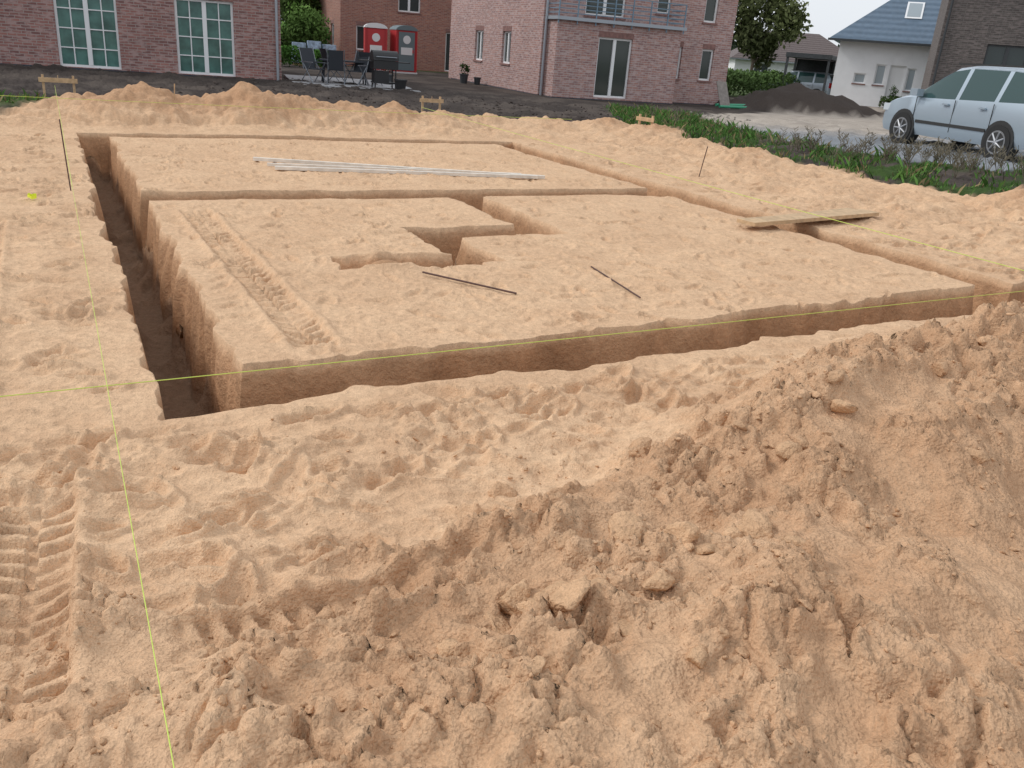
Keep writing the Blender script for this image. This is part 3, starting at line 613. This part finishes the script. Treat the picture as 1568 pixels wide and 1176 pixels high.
rod('marking_stake',(-4.45,8.3,-.1),(-4.5,8.33,.66),.006,RUST);rod('marking_stake',(2.5,12.9,-.1),(2.58,12.9,.48),.007,RUST)
rod('marking_stake',(-6.2,15.2,0),(-6.15,15.2,.62),.01,WOOD)
def laid(name,p,q,r,mat,lift=.0):
    rod(name,(p[0],p[1],z_at(*p)+r+lift),(q[0],q[1],z_at(*q)+r+lift),r,mat)
laid('steel_rod',(-.72,6.1),(-.02,5.76),.008,RUST,.012);laid('steel_rod',(.56,6.71),(.87,5.93),.006,RUST,.01)
def plank(name,p,q,w,t,mat,z0=None,z1=None):
    L=math.hypot(q[0]-p[0],q[1]-p[1]);a=math.atan2(q[1]-p[1],q[0]-p[0]);z0=z_at(*p) if z0 is None else z0;z1=z_at(*q) if z1 is None else z1
    e=empty(name,(p[0],p[1],z0+.012),a);e.rotation_euler=(0,-math.atan2(z1-z0,L),a);mb=MB()
    mb.box(WT,0,L,-w/2,w/2,0,t);mb.make('board',mat,e)
    o=e.children[0];bv=o.modifiers.new('b','BEVEL');bv.width=.004
plank('timber_batten',(-3.55,11.14),(.22,11.72),.06,.04,WOODP);plank('timber_batten',(-3.12,10.62),(.12,11.62),.06,.04,WOODP);plank('timber_batten',(-3.3,10.9),(-.1,11.8),.05,.035,WOODP)
plank('scaffold_board',(2.33,9.06),(4.15,10.42),.24,.04,WOOD,.04,.05);plank('scaffold_board',(2.65,9.45),(4.0,10.62),.12,.03,WOOD,.03,.04)
YEL=simple('string_yellow_green',(.55,.68,.12),.6)
def string(pts,r=.0016):
    cu=D.curves.new('marking_string','CURVE');cu.dimensions='3D';cu.bevel_depth=r;sp=cu.splines.new('POLY');sp.points.add(len(pts)-1)
    for p,q in zip(sp.points,pts): p.co=(*q,1)
    cu.materials.append(YEL);link(D.objects.new('marking_string',cu))
def L3(a,b,n=14,sag=.015): return [tuple(a[i]+(b[i]-a[i])*k/n-(sag*4*(k/n)*(1-k/n) if i==2 else 0) for i in range(3)) for k in range(n+1)]
def W3(u_,v_,z): x,y=uv2xy(u_,v_);return(x,y,z)
string(L3(W3(3.30,-2.5,.3),W3(3.55,10,.3)),.0019)
string(L3(W3(.2,.07,.3),W3(7.5,.065,.35),sag=0),.0013);string(L3(W3(7.5,.065,.35),W3(17.6,.06,.42),sag=0),.0022)
string(L3(W3(2.6,6.5,.3),W3(17.2,6.75,.34)),.003)
string(L3(W3(14.7,-1.5,.45),W3(14.9,9,.4)),.0028)
mb=MB();rr=random.Random(3);px,py=-4.5,7.68;pz=z_at(px,py);pr=None
for k in range(14):
    a=k*.9;p=(px+.03*math.cos(a)*(1+.4*rr.random())+.005*k,py+.03*math.sin(a)-.004*k,pz+.01+.02*rr.random());q=(p[0],p[1],p[2]+.025)
    if pr: mb.poly([pr[0],p,q,pr[1]])
    pr=(p,q)
mb.make('marking_tape',simple('tape_fluorescent',(.75,.85,.05),.5))
# ---------------------------------------------------------------- patio & things by the houses
mb=MB();T=frame((-8.0,28.6),e=(.946,.324))
for i_ in range(8):
    for j_ in range(12):
        a=.25+i_*.5;b_=-.9+j_*.5
        mb.box(T,a,a+.485,b_,b_+.485,-.05,.085+.004*rng.random())
mb.make('patio_paving',CONC)
FAB=simple('dark_fabric',(.035,.04,.05),.8);MET=simple('chair_metal',(.25,.27,.3),.4,.7)
def chair(x,y,ang):
    e=empty('garden_chair',(x,y,.08),ang);f=MB();m_=MB()
    f.box(WT,-.24,.24,-.22,.22,.42,.45)
    f.poly([(-.24,.22,.45),(.24,.22,.45),(.24,.42,1.05),(-.24,.42,1.05)]);f.poly([(-.24,.235,.45),(.24,.235,.45),(.24,.435,1.05),(-.24,.435,1.05)][::-1])
    for sx in(-.27,.27):
        m_.cyl((sx,-.3,0),(sx,.25,.62),.015);m_.cyl((sx,.35,0),(sx,-.2,.62),.015);m_.box(WT,sx-.025,sx+.025,-.25,.28,.62,.65);m_.cyl((sx,.2,.42),(sx,.44,1.08),.015)
    f.make('seat_and_back',FAB,e);m_.make('frame',MET,e)
for x,y,a in((-7.25,29.4,.9),(-6.6,29.75,3.3),(-6.0,29.95,-.4),(-5.6,30.6,2.8),(-7.0,31.2,2.2)): chair(x,y,a)
e=empty('garden_table',(-6.5,30.4,.08),.3);mb=MB();mb.box(WT,-.8,.8,-.45,.45,.70,.74)
for a in(-.7,.7):
    for b_ in(-.35,.35): mb.cyl((a,b_,0),(a*.92,b_*.9,.7),.025)
mb.make('table',FAB,e)
e=empty('barbecue_grill',(-4.95,29.3,.06),.4);e.scale=(1.12,1.12,1.12);mb=MB()
mb.box(WT,-.36,.36,-.25,.25,.55,.78)
n=10
for k in range(n):
    t0=math.pi*k/n;t1=math.pi*(k+1)/n;p=lambda t,x:(x,-.27*math.cos(t),.79+.26*math.sin(t));mb.poly([p(t0,-.37),p(t0,.37),p(t1,.37),p(t1,-.37)])
for x in(-.37,.37): mb.poly([(x,-.27*math.cos(math.pi*k/n),.79+.26*math.sin(math.pi*k/n)) for k in range(n+1)])
for a in(-.3,.3):
    for b_ in(-.2,.2): mb.cyl((a,b_,0),(a,b_,.56),.02)
mb.box(WT,-.34,.34,-.22,.22,.16,.2);mb.box(WT,-.72,-.38,-.2,.2,.74,.77);mb.box(WT,.38,.72,-.2,.2,.74,.77)
mb.box(WT,-.3,.1,-.2,.2,.2,.5)
mb.make('body',BLACK,e);m2=MB();m2.cyl((-.3,-.31,.88),(.3,-.31,.88),.015);m2.make('handle',MET,e)
def pot(x,y,r_,h,mat,plant=None,z=.07):
    e=empty('plant_pot',(x,y,z));mb=MB();mb.cyl((0,0,0),(0,0,h),r_*.75,r_,14);mb.cyl((0,0,h-.04),(0,0,h+.005),r_*1.08,r_*1.08,14);mb.make('pot',mat,e)
    if plant: V,F,c=leaves((0,0,h+plant*.5),(plant*.5,plant*.5,plant*.6),260,.05,(.06,.11,.03),seed=int(x*10)&63);npmesh('plant',V,F,LEAF,e,col=c)
pot(-4.35,29.0,.2,.34,BLACK);pot(-5.3,32.2,.2,.35,ANTH,.7);pot(-3.2,40,.2,.4,ANTH,.5,0);pot(-2.6,40.0,.16,.3,ANTH,None,0)
for x,y in((20.2,51.3),(21.3,50.9)): pot(x,y,.25,.5,ANTH,.7,0)
def toilet(x,y,ang,body,door,top):
    e=empty('portable_toilet',(x,y,0),ang);b_=MB();d_=MB();w=MB();tp=MB()
    b_.box(WT,-.55,.55,-.55,.55,.08,2.05)
    for s_ in(-.56,.5): b_.box(WT,s_,s_+.06,-.585,-.552,.05,2.08)
    n=8
    for k in range(n):
        t0=math.pi*k/n;t1=math.pi*(k+1)/n;p=lambda t,yy:(-.58*math.cos(t),yy,2.06+.24*math.sin(t));tp.poly([p(t0,-.6),p(t0,.6),p(t1,.6),p(t1,-.6)])
    for yy in(-.6,.6): tp.poly([(-.58*math.cos(math.pi*k/n),yy,2.06+.24*math.sin(math.pi*k/n)) for k in range(n+1)])
    d_.box(WT,-.42,.42,-.59,-.555,.15,1.98)
    w.cyl((0,-.596,1.62),(0,-.604,1.62),.2,n=20);w.box(WT,-.6,.6,-.6,.6,0,.078);w.box(WT,-.3,.3,-.603,-.593,.9,1.25);b_.box(WT,.3,.36,-.62,-.592,1.0,1.15)
    b_.make('cabin',body,e);d_.make('door',door,e);w.make('sign_and_base',WHITE,e);tp.make('roof',top,e)
REDP=simple('red_plastic',(.5,.035,.04),.5);GREYP=simple('grey_plastic',(.15,.20,.22),.5)
toilet(-8.35,46.6,.25,REDP,REDP,WHITE);toilet(-6.95,46.9,.45,REDP,GREYP,GREYP)
e=empty('brick_pallet',(-11.6,46.2,0),.3);mb=MB();p2=MB()
for k in range(3): mb.box(WT,k*.75-.9,k*.75-.2,-.4,.4,.14,.62+.0*k);mb.box(WT,k*.75-.88,k*.75-.22,-.38,.38,.63,1.1+.12*(k==1))
for k in range(3):
    for j in(-.35,0,.3): p2.box(WT,k*.75-.9,k*.75-.2,j,j+.08,.02,.13)
mb.make('wrapped_bricks',simple('blue_white_film',(.35,.45,.58),.35,noise=.45,nscale=7),e);p2.make('pallet',WOOD,e)
mb=MB();mb.cyl((7.2,35.6,.12),(9.6,37.2,.16),.06,n=8);mb.cyl((7.3,35.4,.08),(9.7,36.9,.08),.05,n=8);mb.make('green_pipe',simple('green_pvc',(.05,.32,.18),.5))
e=empty('leaning_board',(7.6,35.6,0),.5);mb=MB();mb.poly([(-.25,0,0),(.25,0,0),(.25,.5,1.0),(-.25,.5,1.0)]);mb.poly([(-.25,.03,0),(.25,.03,0),(.25,.53,1.0),(-.25,.53,1.0)][::-1]);mb.make('board',simple('weathered_board',(.25,.22,.2),.8,noise=.2),e)
pp=[(random.gauss(5.3,.5),random.gauss(27.2,.8)) for _ in range(60)]
clods('rubble',pp,[random.uniform(.02,.08) for _ in pp],C(.3,.27,.24),gm)
r=np.random.default_rng(31);x=r.uniform(-9,4,3500);y=r.uniform(15.5,28,3500);k=sdf(x,y,SAND)<-.1;x=x[k];y=y[k]
clods('soil_clods',np.stack([x,y],1),np.minimum(.012+r.exponential(.016,len(x)),.08),C(.075,.06,.053),gm,0)
# ---------------------------------------------------------------- light, sky, camera
el,az=math.radians(40),math.radians(-84)
sd_=Vector((math.sin(az)*math.cos(el),math.cos(az)*math.cos(el),math.sin(el)))
w=D.worlds.new('World');SC.world=w;w.use_nodes=True;nt=w.node_tree;bg=nt.nodes['Background']
sk=nt.nodes.new('ShaderNodeTexSky');sk.sky_type='NISHITA';sk.sun_disc=False;sk.sun_elevation=el;sk.sun_rotation=az;sk.dust_density=3;sk.air_density=1;sk.ozone_density=1
hs=nt.nodes.new('ShaderNodeHueSaturation');hs.inputs['Saturation'].default_value=.35;nt.links.new(sk.outputs[0],hs.inputs['Color'])
mx=nt.nodes.new('ShaderNodeMix');mx.data_type='RGBA';mx.inputs[0].default_value=.8;mx.inputs[7].default_value=(6.2,6.5,6.9,1)
nt.links.new(hs.outputs[0],mx.inputs[6]);nt.links.new(mx.outputs[2],bg.inputs['Color']);bg.inputs['Strength'].default_value=.15
sl_=D.lights.new('sun','SUN');sl_.energy=1.25;sl_.angle=math.radians(14);sl_.color=(1,.96,.91);so=link(D.objects.new('sun',sl_));so.rotation_euler=sd_.to_track_quat('Z','Y').to_euler()
cam=D.cameras.new('camera');co=link(D.objects.new('camera',cam));p,r_=math.radians(21.5),math.radians(4.5)
R=Vector((1,0,0));Uu=Vector((0,math.sin(p),math.cos(p)));Fw=Vector((0,math.cos(p),-math.sin(p)))
cx=R*math.cos(r_)+Uu*math.sin(r_);cy=Uu*math.cos(r_)-R*math.sin(r_);cz=-Fw
M=Matrix((cx,cy,cz)).transposed().to_4x4();M.translation=Vector((0,0,1.6));co.matrix_world=M
cam.sensor_width=36;cam.lens=36*1300/1568;cam.clip_start=.05;cam.clip_end=2000;SC.camera=co
SC.view_settings.view_transform='Standard';SC.view_settings.look='None';SC.view_settings.exposure=0
